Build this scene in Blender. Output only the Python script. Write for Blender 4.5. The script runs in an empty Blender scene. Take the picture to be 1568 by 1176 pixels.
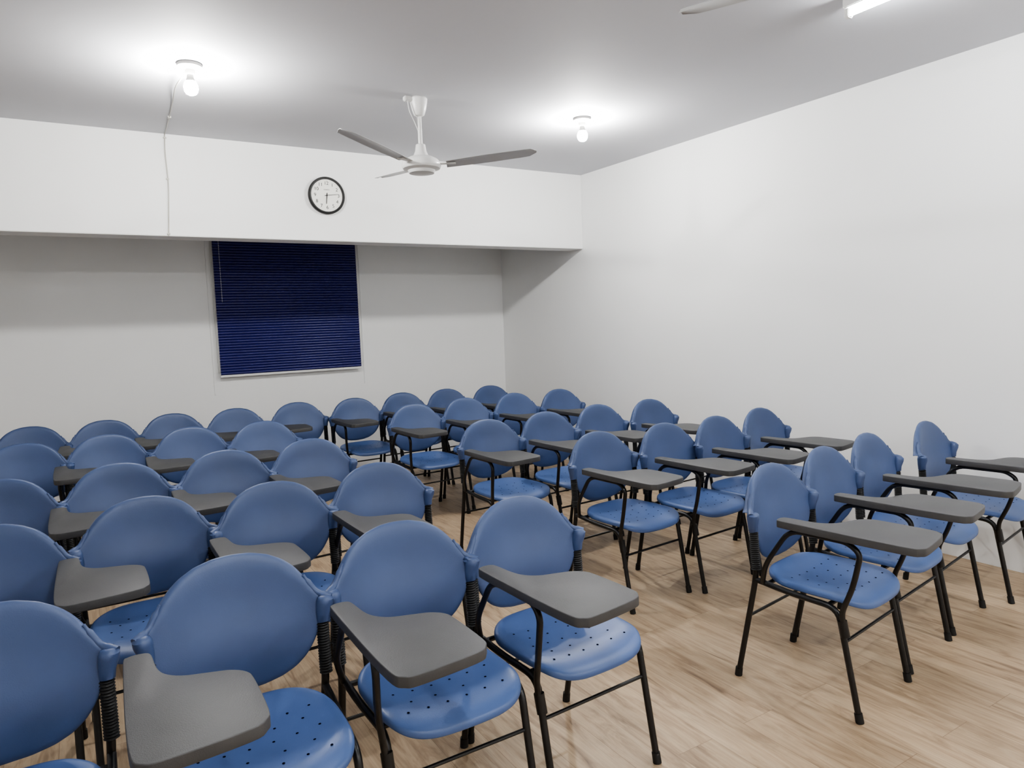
import bpy, bmesh, math, random
from mathutils import Vector, Matrix
random.seed(4)
scn=bpy.context.scene
col=scn.collection
# ---------------------------------------------------------------- constants
H=1.5
XW=4.41; D1=5.69; D2=7.29; ZC=2.94; ZB=2.214
XL=-2.6; YF=-2.6

def s2l(c):
    return tuple(((v/255)/12.92 if v/255<=0.04045 else (((v/255)+0.055)/1.055)**2.4) for v in c)+(1,)

# ---------------------------------------------------------------- materials
def mat(name,rgb,rough=.5,metal=0,noise=0,nscale=8,bump=0,bscale=60,emit=None,estr=0,spec=None):
    m=bpy.data.materials.new(name); m.use_nodes=True
    nt=m.node_tree; b=nt.nodes['Principled BSDF']
    c=s2l(rgb)
    b.inputs['Base Color'].default_value=c
    b.inputs['Roughness'].default_value=rough
    b.inputs['Metallic'].default_value=metal
    if spec is not None: b.inputs['Specular IOR Level'].default_value=spec
    tc=nt.nodes.new('ShaderNodeTexCoord')
    if noise:
        n=nt.nodes.new('ShaderNodeTexNoise'); n.inputs['Scale'].default_value=nscale; n.inputs['Detail'].default_value=5
        nt.links.new(tc.outputs['Object'],n.inputs['Vector'])
        r=nt.nodes.new('ShaderNodeValToRGB')
        r.color_ramp.elements[0].position=.3; r.color_ramp.elements[1].position=.7
        r.color_ramp.elements[0].color=tuple(max(0,v*(1-noise)) for v in c[:3])+(1,)
        r.color_ramp.elements[1].color=tuple(min(1,v*(1+noise)) for v in c[:3])+(1,)
        nt.links.new(n.outputs['Fac'],r.inputs['Fac']); nt.links.new(r.outputs['Color'],b.inputs['Base Color'])
    if bump:
        n2=nt.nodes.new('ShaderNodeTexNoise'); n2.inputs['Scale'].default_value=bscale; n2.inputs['Detail'].default_value=3
        nt.links.new(tc.outputs['Object'],n2.inputs['Vector'])
        bp=nt.nodes.new('ShaderNodeBump'); bp.inputs['Strength'].default_value=bump; bp.inputs['Distance'].default_value=.01
        nt.links.new(n2.outputs['Fac'],bp.inputs['Height']); nt.links.new(bp.outputs['Normal'],b.inputs['Normal'])
    if emit:
        b.inputs['Emission Color'].default_value=(*emit,1); b.inputs['Emission Strength'].default_value=estr
    return m

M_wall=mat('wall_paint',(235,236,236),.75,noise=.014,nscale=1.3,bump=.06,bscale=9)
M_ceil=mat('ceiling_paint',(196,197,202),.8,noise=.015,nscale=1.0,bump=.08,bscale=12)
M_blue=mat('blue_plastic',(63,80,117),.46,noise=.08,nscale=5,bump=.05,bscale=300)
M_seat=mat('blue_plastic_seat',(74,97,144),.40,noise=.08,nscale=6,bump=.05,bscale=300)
M_tab=mat('grey_laminate_plastic',(65,65,66),.5,noise=.10,nscale=9,bump=.1,bscale=400)
M_black=mat('black_powder_coat',(14,14,16),.38)
M_rubber=mat('black_rubber',(12,12,13),.6)
M_hole=mat('hole_dark',(8,12,30),1,spec=0)
M_navy=mat('navy_slat',(30,31,96),.30)
M_white=mat('white_plastic',(222,222,220),.4)
M_fan=mat('fan_enamel',(215,215,214),.35)
M_blade=mat('fan_blade_metal',(172,173,175),.35,metal=.0)
M_dial=mat('clock_dial',(232,232,226),.5)
M_ink=mat('clock_ink',(12,12,12),.5)
M_wire=mat('wire_white',(176,174,168),.5)
M_bulb=mat('bulb_glow',(255,255,255),.5,emit=(1,.985,.95),estr=1600)
M_tube=mat('tube_glow',(255,255,255),.5,emit=(.97,.985,1),estr=200)

def floor_mat():
    m=bpy.data.materials.new('oak_laminate'); m.use_nodes=True
    nt=m.node_tree; N=nt.nodes; L=nt.links; b=N['Principled BSDF']
    tc=N.new('ShaderNodeTexCoord'); mp=N.new('ShaderNodeMapping'); mp.inputs['Rotation'].default_value=(0,0,math.pi/2)
    L.new(tc.outputs['Object'],mp.inputs['Vector'])
    br=N.new('ShaderNodeTexBrick'); br.offset=.37; br.offset_frequency=2
    br.inputs['Color1'].default_value=(0,0,0,1); br.inputs['Color2'].default_value=(1,1,1,1); br.inputs['Mortar'].default_value=(.5,.5,.5,1)
    br.inputs['Scale'].default_value=1; br.inputs['Brick Width'].default_value=1.22; br.inputs['Row Height'].default_value=.165
    br.inputs['Mortar Size'].default_value=.0009; br.inputs['Mortar Smooth'].default_value=.1
    L.new(mp.outputs['Vector'],br.inputs['Vector'])
    cmb=N.new('ShaderNodeCombineXYZ'); mul=N.new('ShaderNodeMath'); mul.operation='MULTIPLY'; mul.inputs[1].default_value=17
    L.new(br.outputs['Color'],mul.inputs[0]); L.new(mul.outputs[0],cmb.inputs['X']); L.new(mul.outputs[0],cmb.inputs['Z'])
    add=N.new('ShaderNodeVectorMath'); add.operation='ADD'; L.new(mp.outputs['Vector'],add.inputs[0]); L.new(cmb.outputs[0],add.inputs[1])
    mg=N.new('ShaderNodeMapping'); mg.inputs['Scale'].default_value=(1.7,11,1); L.new(add.outputs[0],mg.inputs['Vector'])
    n1=N.new('ShaderNodeTexNoise'); n1.inputs['Scale'].default_value=1.6; n1.inputs['Detail'].default_value=8; n1.inputs['Roughness'].default_value=.64; n1.inputs['Distortion'].default_value=1.2
    L.new(mg.outputs[0],n1.inputs['Vector'])
    r=N.new('ShaderNodeValToRGB'); e=r.color_ramp.elements
    e[0].position=.26; e[0].color=s2l((112,92,73)); e[1].position=.72; e[1].color=s2l((194,173,145))
    a=r.color_ramp.elements.new(.37); a.color=s2l((152,129,104))
    a=r.color_ramp.elements.new(.50); a.color=s2l((177,154,126))
    L.new(n1.outputs['Fac'],r.inputs['Fac'])
    mg2=N.new('ShaderNodeMapping'); mg2.inputs['Scale'].default_value=(6,140,1); L.new(add.outputs[0],mg2.inputs['Vector'])
    n2=N.new('ShaderNodeTexNoise'); n2.inputs['Scale'].default_value=1; n2.inputs['Detail'].default_value=4; L.new(mg2.outputs[0],n2.inputs['Vector'])
    mr=N.new('ShaderNodeMapRange'); mr.inputs['From Min'].default_value=.3; mr.inputs['From Max'].default_value=.7; mr.inputs['To Min'].default_value=.87; mr.inputs['To Max'].default_value=1.07
    L.new(n2.outputs['Fac'],mr.inputs['Value'])
    mr2=N.new('ShaderNodeMapRange'); mr2.inputs['To Min'].default_value=.94; mr2.inputs['To Max'].default_value=1.04
    L.new(br.outputs['Color'],mr2.inputs['Value'])
    mm=N.new('ShaderNodeMath'); mm.operation='MULTIPLY'; L.new(mr.outputs[0],mm.inputs[0]); L.new(mr2.outputs[0],mm.inputs[1])
    vm=N.new('ShaderNodeVectorMath'); vm.operation='SCALE'; L.new(r.outputs['Color'],vm.inputs[0]); L.new(mm.outputs[0],vm.inputs['Scale'])
    mx=N.new('ShaderNodeMix'); mx.data_type='RGBA'; mx.inputs['B'].default_value=s2l((128,106,84))
    L.new(br.outputs['Fac'],mx.inputs['Factor']); L.new(vm.outputs[0],mx.inputs['A']); L.new(mx.outputs['Result'],b.inputs['Base Color'])
    b.inputs['Roughness'].default_value=.43
    bp=N.new('ShaderNodeBump'); bp.inputs['Strength'].default_value=.15; bp.inputs['Distance'].default_value=.004
    L.new(n2.outputs['Fac'],bp.inputs['Height']); L.new(bp.outputs['Normal'],b.inputs['Normal'])
    return m
M_floor=floor_mat()

# ---------------------------------------------------------------- mesh helpers
def mesh_from_bm(bm,name,m,smooth=True,angle=40):
    bmesh.ops.recalc_face_normals(bm,faces=bm.faces)
    me=bpy.data.meshes.new(name); bm.to_mesh(me); bm.free()
    if m: me.materials.append(m)
    for p in me.polygons: p.use_smooth=smooth
    if smooth:
        try: me.set_sharp_from_angle(angle=math.radians(angle))
        except Exception: pass
    return me
def obj(name,me,parent=None,loc=(0,0,0)):
    o=bpy.data.objects.new(name,me); col.objects.link(o); o.location=loc
    if parent: o.parent=parent
    return o
def bake(me,mods,name,angle=40):
    o=bpy.data.objects.new('tmp',me); col.objects.link(o)
    for t,kw in mods:
        md=o.modifiers.new(t,t)
        for k,v in kw.items(): setattr(md,k,v)
    dg=bpy.context.evaluated_depsgraph_get(); dg.update()
    m2=bpy.data.meshes.new_from_object(o.evaluated_get(dg)); m2.name=name
    bpy.data.objects.remove(o)
    for p in m2.polygons: p.use_smooth=True
    try: m2.set_sharp_from_angle(angle=math.radians(angle))
    except Exception: pass
    return m2
def catmull(pts,n=6,closed=False):
    P=[Vector(p) for p in pts]; out=[]; L=len(P)
    rng=range(L if closed else L-1)
    for i in rng:
        if closed: a,b,c,d=P[(i-1)%L],P[i],P[(i+1)%L],P[(i+2)%L]
        else: a=P[max(i-1,0)];b=P[i];c=P[i+1];d=P[min(i+2,L-1)]
        for k in range(n):
            t=k/n
            out.append(.5*((2*b)+(-a+c)*t+(2*a-5*b+4*c-d)*t*t+(-a+3*b-3*c+d)*t**3))
    if not closed: out.append(P[-1])
    return out
def rounded(pts,rad=.03,n=5):
    P=[Vector(p) for p in pts]; out=[P[0]]
    for i in range(1,len(P)-1):
        a,b,c=P[i-1],P[i],P[i+1]; d1=(a-b);d2=(c-b)
        r=min(rad,d1.length*.45,d2.length*.45)
        s=b+d1.normalized()*r; e=b+d2.normalized()*r
        for k in range(n+1):
            t=k/n; out.append((1-t)**2*s+2*t*(1-t)*b+t*t*e)
    out.append(P[-1]); return out
def sweep(bm,path,r,seg=10,cap=True):
    rs=r if isinstance(r,(list,tuple)) else [r]*len(path)
    path=[Vector(p) for p in path]; rings=[]
    prev=None
    for i,p in enumerate(path):
        t=(path[min(i+1,len(path)-1)]-path[max(i-1,0)]).normalized()
        if prev is None:
            up=Vector((0,0,1)) if abs(t.z)<.9 else Vector((1,0,0))
            a=t.cross(up).normalized()
        else:
            a=(prev-t*prev.dot(t)).normalized()
        prev=a; b=t.cross(a)
        rings.append([bm.verts.new(p+(a*math.cos(2*math.pi*k/seg)+b*math.sin(2*math.pi*k/seg))*rs[i]) for k in range(seg)])
    for i in range(len(rings)-1):
        for k in range(seg):
            bm.faces.new((rings[i][k],rings[i][(k+1)%seg],rings[i+1][(k+1)%seg],rings[i+1][k]))
    if cap:
        bm.faces.new(rings[0][::-1]); bm.faces.new(rings[-1])
def lathe(bm,prof,seg=28,center=(0,0)):
    rings=[]
    for r,z in prof:
        rings.append([bm.verts.new((center[0]+r*math.cos(2*math.pi*k/seg),center[1]+r*math.sin(2*math.pi*k/seg),z)) for k in range(seg)])
    for i in range(len(rings)-1):
        for k in range(seg):
            bm.faces.new((rings[i][k],rings[i][(k+1)%seg],rings[i+1][(k+1)%seg],rings[i+1][k]))
    bm.faces.new(rings[0]); bm.faces.new(rings[-1])
def box(bm,x0,x1,y0,y1,z0,z1):
    v=[bm.verts.new(p) for p in [(x0,y0,z0),(x1,y0,z0),(x1,y1,z0),(x0,y1,z0),(x0,y0,z1),(x1,y0,z1),(x1,y1,z1),(x0,y1,z1)]]
    for f in [(0,3,2,1),(4,5,6,7),(0,1,5,4),(1,2,6,5),(2,3,7,6),(3,0,4,7)]: bm.faces.new([v[i] for i in f])
def boxobj(name,m,*a,parent=None,bev=0):
    bm=bmesh.new(); box(bm,*a)
    if bev: bmesh.ops.bevel(bm,geom=bm.edges[:],offset=bev,segments=2,affect='EDGES')
    return obj(name,mesh_from_bm(bm,name,m,smooth=bool(bev)),parent)
def interp(x,xs,ys):
    if x<=xs[0]: return ys[0]
    for i in range(1,len(xs)):
        if x<=xs[i]:
            t=(x-xs[i-1])/(xs[i]-xs[i-1]); return ys[i-1]+(ys[i]-ys[i-1])*t
    return ys[-1]

# ---------------------------------------------------------------- room
boxobj('floor',M_floor,XL-.15,XW+.15,YF-.15,D2+.15,-.1,0)
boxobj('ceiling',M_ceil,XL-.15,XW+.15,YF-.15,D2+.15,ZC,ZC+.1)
boxobj('wall_right',M_wall,XW,XW+.15,YF,D2,0,ZC)
boxobj('wall_left',M_wall,XL-.15,XL,YF,D2,0,ZC)
boxobj('wall_back',M_wall,XL-.15,XW+.15,D2,D2+.15,0,ZC)
boxobj('wall_front',M_wall,XL-.15,XW+.15,YF-.15,YF,0,ZC)
boxobj('wall_bulkhead',M_wall,XL,XW,D1,D1+.22,ZB,ZC,bev=.004)

# window + blind -------------------------------------------------
WX0,WX1,WZ0,WZ1=1.11,2.655,.90,2.50
win=bpy.data.objects.new('window_1',None); col.objects.link(win)
def casing():
    bm=bmesh.new(); y0=D2-.008; y1=D2
    w=.03
    box(bm,WX0,WX0+w,y0,y1,WZ0,WZ1); box(bm,WX1-w,WX1,y0,y1,WZ0,WZ1)
    box(bm,WX0+w,WX1-w,y0,y1,WZ1-w,WZ1)
    return mesh_from_bm(bm,'casing',M_wall,False)
obj('casing',casing(),win)
bm=bmesh.new()
w=.04; a0,a1,c0,c1=1.155,2.61,1.12,2.44; y0=D2-.03;y1=D2-.001
box(bm,a0,a0+w,y0,y1,c0,c1);box(bm,a1-w,a1,y0,y1,c0,c1);box(bm,a0+w,a1-w,y0,y1,c0,c0+w);box(bm,a0+w,a1-w,y0,y1,c1-w,c1);box(bm,(a0+a1)/2-.02,(a0+a1)/2+.02,y0,y1,c0+w,c1-w)
obj('sash_frame',mesh_from_bm(bm,'sash_frame',M_white,False),win)
boxobj('glass_pane',mat('night_glass',(20,24,30),.05),a0+w,a1-w,D2-.012,D2-.006,c0+w,c1-w,parent=win)

blind=bpy.data.objects.new('venetian_blind',None); col.objects.link(blind)
BX0,BX1,BZ0,BZ1=1.168,2.575,1.085,2.46; BY=D2-.062
bm=bmesh.new(); pitch=.026; n=int((BZ1-BZ0-.02)/pitch)
for i in range(n):
    z=BZ0+.024+i*pitch
    # closed convex slats: crown faces the room, lower lip tucks behind the slat below
    prof=[(-.002,-.0145),(-.008,-.010),(-.010,-.002),(-.007,.0055),(.001,.011),(.010,.014)]
    vs=[[bm.verts.new((x,BY+py,z+pz)) for (py,pz) in prof] for x in (BX0,BX1)]
    for k in range(len(prof)-1): bm.faces.new((vs[0][k],vs[1][k],vs[1][k+1],vs[0][k+1]))
sl=mesh_from_bm(bm,'slats',M_navy); sl=bake(sl,[('SOLIDIFY',dict(thickness=.0008))],'slats'); obj('slats',sl,blind)
boxobj('bottom_rail',M_white,BX0-.004,BX1+.004,BY-.014,BY+.014,BZ0-.014,BZ0+.006,parent=blind,bev=.003)
boxobj('head_rail',M_navy,BX0,BX1,BY-.02,BY+.02,BZ1-.02,BZ1+.02,parent=blind,bev=.003)
bm=bmesh.new()
for k in range(34):
    m=Matrix.Translation((BX0+.055,BY-.022,2.40-k*.018)); bmesh.ops.create_icosphere(bm,subdivisions=1,radius=.0035,matrix=m)
sweep(bm,[(BX0+.055,BY-.022,2.44),(BX0+.055,BY-.022,1.79)],.001,6)
obj('bead_chain',mesh_from_bm(bm,'bead_chain',M_white),blind)
for i,x in enumerate((BX0+.2,(BX0+BX1)/2,BX1-.2)):
    bm=bmesh.new(); sweep(bm,[(x,BY-.013,BZ0),(x,BY-.013,BZ1)],.0009,6); obj('ladder_cord_%d'%(i+1),mesh_from_bm(bm,'cord',M_navy),blind)

# ---------------------------------------------------------------- chair meshes
def m_backrest():
    tx=[0,.05,.10,.14,.17,.192,.208,.220,.231,.245]; tz=[.86,.857,.844,.823,.797,.768,.742,.722,.711,.706]
    bx=[0,.06,.11,.15,.18,.205,.225,.245]; bz=[.472,.476,.489,.510,.538,.576,.625,.660]
    bm=bmesh.new(); NX=44; NZ=10; grid=[]
    for i in range(NX+1):
        s=-1+2*i/NX; x=.245*s
        ax=abs(x); zt=interp(ax,tx,tz); zb=interp(ax,bx,bz)
        c=[]
        def Y(z): return .195+(z-.53)*.12-.75*x*x-.022*math.exp(-((z-.60)/.09)**2)*(1-(x/.245)**2)
        fl=1+.9*max(0,(ax-.12)/.12)
        c.append((x,Y(zb)+.012,zb+.004)); c.append((x,Y(zb)+.004,zb))
        for k in range(1,NZ): z=zb+(zt-zb)*k/NZ; c.append((x,Y(z),z))
        c.append((x,Y(zt)+.003,zt)); c.append((x,Y(zt)+.016*fl,zt+.001)); c.append((x,Y(zt)+.022*fl,zt-.008))
        grid.append([bm.verts.new(p) for p in c])
    for i in range(NX):
        for k in range(len(grid[0])-1):
            bm.faces.new((grid[i][k],grid[i+1][k],grid[i+1][k+1],grid[i][k+1]))
    bmesh.ops.smooth_vert(bm,verts=bm.verts[:],factor=.35,use_axis_x=False,use_axis_y=True,use_axis_z=True)
    me=mesh_from_bm(bm,'backrest',M_blue)
    me=bake(me,[('SOLIDIFY',dict(thickness=.006,offset=0)),('SUBSURF',dict(levels=1))],'backrest',60)
    bm=bmesh.new(); bm.from_mesh(me)
    for sx in (-1,1):
        x=sx*.234
        sweep(bm,[(x,.166,.630),(x,.167,.634),(x*1.005,.168,.66),(x*1.03,.164,.690),(x*1.045,.162,.704),(x*1.045,.162,.711)],[.016,.019,.021,.025,.023,.012],14)
        sweep(bm,catmull([(sx*.192,.204,.772),(sx*.212,.196,.735),(sx*.228,.185,.715),(sx*.260,.162,.700)],5),[.005]*3+[.010]*9+[.013]*4,8)
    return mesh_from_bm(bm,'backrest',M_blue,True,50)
def seat_z(x,y):
    z=.452
    yy=y+.04
    z-=.012*max(0,1-(x/.2)**2)*max(0,1-(yy/.2)**2)
    if y<-.13: z-=((-.13-y)/.12)**2*.03
    if y>.06: z+=(y-.06)*.16
    z+=.005*(x/.22)**2
    return z
def m_seat():
    bm=bmesh.new(); NA=48; NR=9; n=3.6
    c=bm.verts.new((0,-.04,seat_z(0,-.04))); rings=[]
    for r in range(1,NR+3):
        ring=[]
        for k in range(NA):
            a=2*math.pi*k/NA; ca,sa=math.cos(a),math.sin(a)
            rr=min(r/NR,1)
            x=.218*math.copysign(abs(ca)**(2/n),ca)*rr; y=-.04+.212*math.copysign(abs(sa)**(2/n),sa)*rr
            if y>0: x*=1-.25*(y/.17)**2*.5
            z=seat_z(x,y)
            if r==NR: z-=.004
            if r==NR+1: x*=1.012; y=-.04+(y+.04)*1.012; z-=.014
            if r==NR+2: x*=1.012; y=-.04+(y+.04)*1.012; z-=.026
            ring.append(bm.verts.new((x,y,z)))
        rings.append(ring)
    for k in range(NA): bm.faces.new((c,rings[0][k],rings[0][(k+1)%NA]))
    for i in range(len(rings)-1):
        for k in range(NA): bm.faces.new((rings[i][k],rings[i+1][k],rings[i+1][(k+1)%NA],rings[i][(k+1)%NA]))
    me=mesh_from_bm(bm,'seat',M_seat)
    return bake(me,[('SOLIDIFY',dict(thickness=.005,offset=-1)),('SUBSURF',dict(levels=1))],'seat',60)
def m_holes():
    bm=bmesh.new()
    for j,y in enumerate((-.17,-.12,-.06,0,.05)):
        for x in ((-.15,-.09,-.03,.03,.09,.15) if j%2==0 else (-.12,-.045,.045,.12)):
            vs=[bm.verts.new((x+.004*math.cos(k*math.pi/4),y+.004*math.sin(k*math.pi/4),seat_z(x+.004*math.cos(k*math.pi/4),y+.004*math.sin(k*math.pi/4))+.001)) for k in range(8)]
            bm.faces.new(vs)
    return mesh_from_bm(bm,'seat_holes',M_hole,False)
TABZ=.688
def m_tablet():
    out=[(-.290,.02),(-.280,.04),(-.26,.045),(-.238,.04),(-.228,.02),(-.222,-.06),(-.208,-.105),(-.175,-.138),(-.12,-.158),(-.075,-.175),(-.045,-.205),(-.036,-.25),(-.036,-.40),(-.048,-.44),(-.085,-.462),(-.24,-.476),(-.276,-.466),(-.293,-.434),(-.297,-.30),(-.294,-.12)]
    pts=catmull([(x,y,0) for x,y in out],4,True)
    bm=bmesh.new(); vs=[bm.verts.new((p.x,p.y,TABZ)) for p in pts]
    f=bm.faces.new(vs)
    ex=bmesh.ops.extrude_face_region(bm,geom=[f])
    for v in [g for g in ex['geom'] if isinstance(g,bmesh.types.BMVert)]: v.co.z+=.028
    me=mesh_from_bm(bm,'writing_tablet',M_tab)
    return bake(me,[('BEVEL',dict(width=.009,segments=3,limit_method='ANGLE',angle_limit=math.radians(50)))],'writing_tablet',60)
R=.0115
def m_frame():
    bm=bmesh.new()
    for sx in (-1,1):
        x=sx*.232
        sweep(bm,rounded([(x,.170,.64),(x*.99,.158,.47),(x*.975,.17,.40),(x*.96,.245,.012)],.06),R)
        sweep(bm,rounded([(x*.985,.160,.435),(x*.97,.02,.418),(x*.93,-.165,.408),(x*.93,-.245,.012)],.05),R)
    sweep(bm,[(-.218,-.13,.412),(.218,-.13,.412)],.009)
    sweep(bm,[(-.222,.12,.424),(.222,.12,.424)],.009)
    sweep(bm,[(-.215,-.190,.285),(.215,-.190,.285)],.006,8)
    sweep(bm,[(-.222,.192,.275),(.222,.192,.275)],.006,8)
    sweep(bm,rounded([(-.232,.13,.430),(-.262,.10,.52),(-.262,.0,.679),(-.262,-.22,.679),(-.272,-.27,.65),(-.262,-.24,.52),(-.232,-.185,.40),(-.226,-.195,.33)],.05),.010)
    sweep(bm,[(-.262,-.22,.681),(-.08,-.26,.683)],.008,8)
    sweep(bm,[(-.224,-.184,.37),(-.222,-.196,.31)],.017,10)
    return mesh_from_bm(bm,'steel_frame',M_black)
def m_bellows():
    bm=bmesh.new()
    for sx in (-1,1):
        x=sx*.232; N=38; path=[];rs=[]
        for i in range(N):
            t=i/(N-1); z=.630-t*.15
            y=.168-(.630-z)*.07
            path.append((x,y,z)); rs.append(.0195 if i%2 else .0155)
        sweep(bm,path,rs,12)
    return mesh_from_bm(bm,'ribbed_sleeve',M_rubber,True,80)
def m_caps():
    bm=bmesh.new()
    for sx in (-1,1):
        sweep(bm,[(sx*.2227,.247,0),(sx*.2229,.243,.035)],[.015,.0145],12)
        sweep(bm,[(sx*.2157,-.2475,0),(sx*.2157,-.2405,.035)],[.015,.0145],12)
    return mesh_from_bm(bm,'foot_caps',M_rubber)
CH={'backrest':m_backrest(),'seat':m_seat(),'seat_holes':m_holes(),'writing_tablet':m_tablet(),'steel_frame':m_frame(),'ribbed_sleeves':m_bellows(),'foot_caps':m_caps()}
def chair(X,Ytop,rot=0):
    """X, Ytop = place of the middle of the back's top edge on plan"""
    r=math.radians(rot)
    off=Matrix.Rotation(r,3,'Z')@Vector((0,.235,0))
    e=bpy.data.objects.new('tablet_arm_chair',None); col.objects.link(e)
    e.location=(X-.03-off.x,Ytop-off.y,0); e.rotation_euler=(0,0,r)
    for k,me in CH.items(): obj(k,me,e)
rows=[
 [(-.31,6.27,1),(.17,6.25,-1),(.65,6.30,0),(1.13,6.27,1),(1.66,6.32,-1),(2.16,6.24,2),(2.68,6.35,3),(3.15,6.33,2),(3.63,6.28,2)],
 [(-.30,5.28,0),(.15,5.31,1),(.65,5.27,-1),(1.12,5.2,1),(2.35,5.33,2),(2.87,5.42,2),(3.38,5.42,3),(3.86,5.38,2)],
 [(-.33,3.99,0),(.16,4.05,1),(.67,4.07,0),(1.15,4.12,2),(2.32,4.06,2),(2.82,4.10,3),(3.34,4.16,3),(3.83,4.12,4)],
 [(-.28,3.00,1),(.21,3.12,0),(.69,3.05,1),(1.19,3.14,2),(2.52,3.14,4),(3.01,3.11,4),(3.45,3.1,5),(3.95,3.16,6)],
 [(-.20,2.09,0),(.362,2.11,-1),(.875,2.13,0),(1.352,2.153,3),(2.50,1.94,8),(2.995,2.03,8),(3.485,2.11,9),(4.075,2.12,9)],
]
for r in rows:
    for x,y,a in r: chair(x,y,a)

# ---------------------------------------------------------------- bulbs
def bulb(X,Y):
    e=bpy.data.objects.new('ceiling_bulb',None); col.objects.link(e); e.location=(X,Y,ZC)
    bm=bmesh.new(); lathe(bm,[(.060,0),(.064,-.006),(.062,-.018),(.044,-.026),(.028,-.032),(.025,-.055),(.0205,-.058)]); obj('lamp_holder',mesh_from_bm(bm,'lamp_holder',M_white),e)
    bm=bmesh.new(); lathe(bm,[(.016,-.055),(.018,-.075),(.026,-.092)],24); obj('bulb_neck',mesh_from_bm(bm,'bulb_neck',M_white),e)
    bm=bmesh.new(); lathe(bm,[(.026,-.092),(.034,-.108),(.037,-.124),(.034,-.142),(.025,-.156),(.010,-.163)],16); obj('bulb_globe',mesh_from_bm(bm,'bulb_globe',M_bulb),e)
for p in [(.63,4.19),(3.20,4.10),(.63,-1.2),(3.2,-1.3)]: bulb(*p)
def tube(X,Y0,Y1):
    e=bpy.data.objects.new('tube_light',None); col.objects.link(e)
    boxobj('batten',M_white,X-.03,X+.03,Y0,Y1,ZC-.045,ZC,parent=e,bev=.004)
    for i,(a,b) in enumerate(((Y0,Y0+.025),(Y1-.025,Y1))): boxobj('end_socket_%d'%(i+1),M_white,X-.018,X+.018,a,b,ZC-.085,ZC-.045,parent=e,bev=.004)
    bm=bmesh.new(); sweep(bm,[(X,Y0+.025,ZC-.066),(X,Y1-.025,ZC-.066)],.013,10); obj('tube_lamp',mesh_from_bm(bm,'tube_lamp',M_tube),e)
tube(3.17,.84,2.05); tube(.6,.5,1.72)

# ---------------------------------------------------------------- fans
def fan(X,Y,a0):
    e=bpy.data.objects.new('ceiling_fan',None); col.objects.link(e); e.location=(X,Y,ZC)
    bm=bmesh.new(); lathe(bm,[(.05,0),(.056,-.008),(.054,-.03),(.046,-.07),(.034,-.105),(.018,-.115)]); obj('canopy',mesh_from_bm(bm,'canopy',M_fan),e)
    bm=bmesh.new(); lathe(bm,[(.0135,-.11),(.0135,-.33)],16); obj('down_rod',mesh_from_bm(bm,'down_rod',M_fan),e)
    bm=bmesh.new(); box(bm,-.10,-.045,-.02,.02,-.03,0); bmesh.ops.bevel(bm,geom=bm.edges[:],offset=.005,segments=2,affect='EDGES')
    sweep(bm,catmull([(-.075,0,-.028),(-.07,-.01,-.09),(-.035,0,-.15),(-.014,0,-.20)],5),.003,6); obj('supply_cable',mesh_from_bm(bm,'supply_cable',M_fan),e)
    bm=bmesh.new(); lathe(bm,[(.02,-.285),(.030,-.29),(.036,-.33),(.052,-.365),(.06,-.372)]); obj('lower_canopy',mesh_from_bm(bm,'lower_canopy',M_fan),e)
    bm=bmesh.new(); lathe(bm,[(.04,-.362),(.075,-.368),(.108,-.385),(.122,-.405),(.126,-.425),(.118,-.440),(.088,-.450),(.080,-.468),(.04,-.476),(.01,-.477)],36); obj('motor_housing',mesh_from_bm(bm,'motor_housing',M_fan),e)
    for i in range(3):
        a=math.radians(a0+120*i)
        bm=bmesh.new()
        NS=14; pitch=math.radians(-9); g=[]
        for k in range(NS+1):
            t=k/NS; r=.16+t*.58
            w=.054+.020*math.sin(min(1,t*1.6)*math.pi/2)-.014*t
            if t>.9: w*=math.sqrt(max(.05,1-((t-.9)/.103)**2))
            zz=-.408+.06*t
            rowv=[]
            for j in range(5):
                s=-1+2*j/4; yy=s*w
                z=zz+math.sin(pitch)*yy-.006*s*s
                rowv.append(bm.verts.new((r,yy,z)))
            g.append(rowv)
        for k in range(NS):
            for j in range(4): bm.faces.new((g[k][j],g[k+1][j],g[k+1][j+1],g[k][j+1]))
        me=mesh_from_bm(bm,'blade',M_blade); me=bake(me,[('SOLIDIFY',dict(thickness=.002))],'blade')
        o=obj('blade_%d'%(i+1),me,e); o.rotation_euler=(0,0,a)
        bm=bmesh.new(); box(bm,.09,.22,-.02,.02,-.414,-.409); bmesh.ops.bevel(bm,geom=bm.edges[:],offset=.002,segments=1,affect='EDGES')
        o=obj('blade_iron_%d'%(i+1),mesh_from_bm(bm,'blade_iron',M_fan),e); o.rotation_euler=(0,0,a)
fan(1.965,4.19,89)
fan(2.08,1.17,101)

# ---------------------------------------------------------------- clock
ck=bpy.data.objects.new('wall_clock',None); col.objects.link(ck); ck.location=(1.809,D1,2.573); ck.rotation_euler=(math.pi/2,0,0)
RC=.147
bm=bmesh.new(); lathe(bm,[(RC-.006,0.0),(RC,.004),(RC,.03),(RC-.006,.036),(RC-.018,.034),(RC-.02,.024)],64)
obj('rim',mesh_from_bm(bm,'rim',M_ink),ck)
bm=bmesh.new(); lathe(bm,[(RC-.0195,.0243),(RC-.0196,.0262)],64); obj('dial',mesh_from_bm(bm,'dial',M_dial,False),ck)
def text(s,x,y,size,name):
    cu=bpy.data.curves.new(name,'FONT'); cu.body=s; cu.size=size; cu.align_x='CENTER'; cu.align_y='CENTER'; cu.extrude=.0003
    o=bpy.data.objects.new(name,cu); col.objects.link(o); cu.materials.append(M_ink)
    dg=bpy.context.evaluated_depsgraph_get(); me=bpy.data.meshes.new_from_object(o.evaluated_get(dg)); bpy.data.objects.remove(o)
    obj(name,me,ck,(x,y,.0268))
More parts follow.
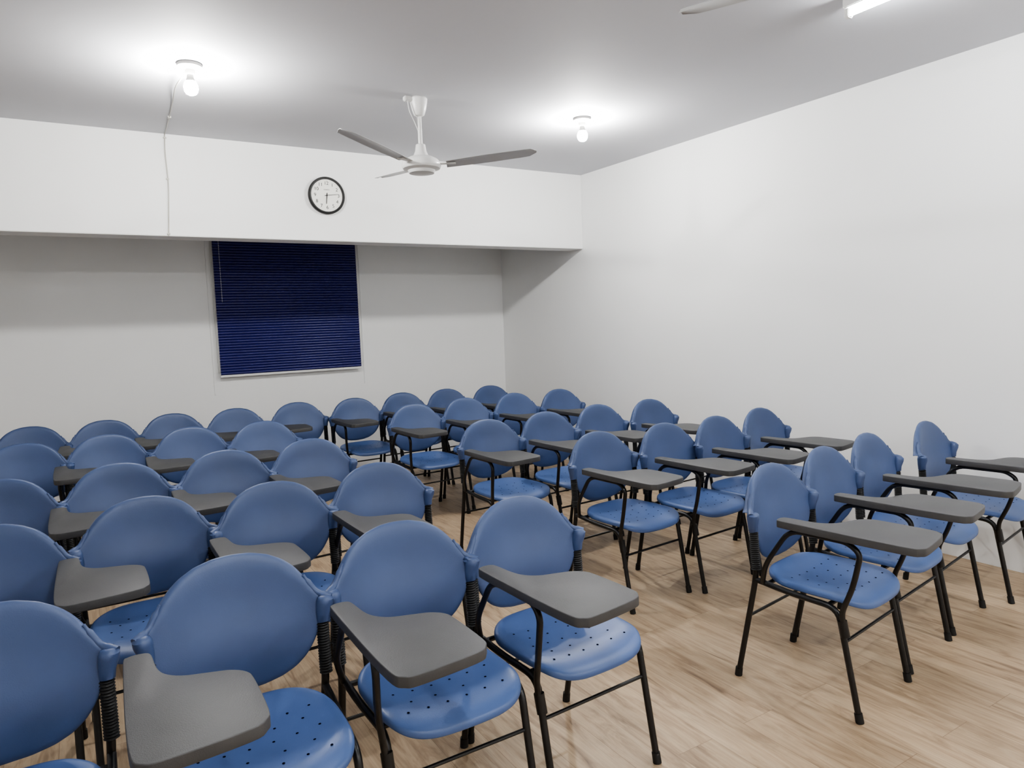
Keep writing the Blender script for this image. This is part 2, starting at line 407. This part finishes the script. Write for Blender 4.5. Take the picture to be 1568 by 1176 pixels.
for h in range(1,13):
    a=math.radians(90-30*h); text(str(h),.096*math.cos(a),.096*math.sin(a),.038,'numeral_%d'%h)
bm=bmesh.new()
for k in range(60):
    a=math.radians(6*k); r0=.117 if k%5 else .113
    d=Vector((math.cos(a),math.sin(a),0)); nrm=Vector((-d.y,d.x,0))*.0006
    vs=[bm.verts.new(p+Vector((0,0,.0268))) for p in (d*r0-nrm,d*.121-nrm,d*.121+nrm,d*r0+nrm)]; bm.faces.new(vs)
obj('minute_ticks',mesh_from_bm(bm,'minute_ticks',M_ink,False),ck)
text('QUARTZ',0,.045,.012,'dial_text')
def hand(ang,L,w,z,name):
    a=math.radians(ang); d=Vector((math.cos(a),math.sin(a),0)); n=Vector((-d.y,d.x,0))
    bm=bmesh.new(); vs=[bm.verts.new(p+Vector((0,0,z))) for p in (-d*.02-n*w,d*L-n*w*.6,d*L+n*w*.6,-d*.02+n*w)]
    f=bm.faces.new(vs); ex=bmesh.ops.extrude_face_region(bm,geom=[f])
    for v in [g for g in ex['geom'] if isinstance(g,bmesh.types.BMVert)]: v.co.z+=.001
    obj(name,mesh_from_bm(bm,name,M_ink,False),ck)
hand(-97,.068,.0035,.029,'hour_hand'); hand(8,.092,.0022,.031,'minute_hand')
bm=bmesh.new(); lathe(bm,[(.006,.027),(.006,.034)],16); obj('hub',mesh_from_bm(bm,'hub',M_ink),ck)

# ---------------------------------------------------------------- wire
bm=bmesh.new()
yb=D1-.006
sweep(bm,catmull([(.61,4.15,ZC-.02),(.60,4.25,ZC-.05),(.595,4.50,ZC-.035),(.62,4.85,ZC-.012),(.64,5.23,ZC-.006),(.65,5.5,ZC-.007),(.655,5.66,ZC-.008)],6),.0038,8)
sweep(bm,catmull([(.655,yb-.01,ZC-.006),(.655,yb,ZC-.03),(.650,yb,2.8),(.656,yb,2.6),(.645,yb,2.4),(.632,yb,2.215)],6),.0045,8)
for p in [(.655,yb,2.91),(.653,yb,2.62),(.633,yb,2.23)]: box(bm,p[0]-.01,p[0]+.01,yb-.006,D1,p[2]-.005,p[2]+.005)
box(bm,.63,.65,5.22,5.24,ZC-.012,ZC)
obj('electric_wire',mesh_from_bm(bm,'electric_wire',M_wire))

# ---------------------------------------------------------------- world, camera
w=bpy.data.worlds.new('world'); scn.world=w; w.use_nodes=True
w.node_tree.nodes['Background'].inputs['Color'].default_value=(.02,.02,.03,1)
scn.view_settings.view_transform='AgX'
try: scn.view_settings.look='AgX - Medium High Contrast'
except Exception as ex: print('look',ex)
f,p,r,th=1074.6,math.radians(4.998),math.radians(2.051),math.radians(31.691)
F=Vector((math.sin(th)*math.cos(p),math.cos(th)*math.cos(p),-math.sin(p)))
Rv=Vector((math.cos(th),-math.sin(th),0)); U=Rv.cross(F)
R2=Rv*math.cos(r)-U*math.sin(r); U2=U*math.cos(r)+Rv*math.sin(r)
cd=bpy.data.cameras.new('camera'); cam=bpy.data.objects.new('camera',cd); col.objects.link(cam)
cd.sensor_width=36; cd.lens=36*f/1568; cd.clip_start=.02
M=Matrix((R2,U2,-F)).transposed().to_4x4(); M.translation=(0,0,H); cam.matrix_world=M
scn.camera=cam
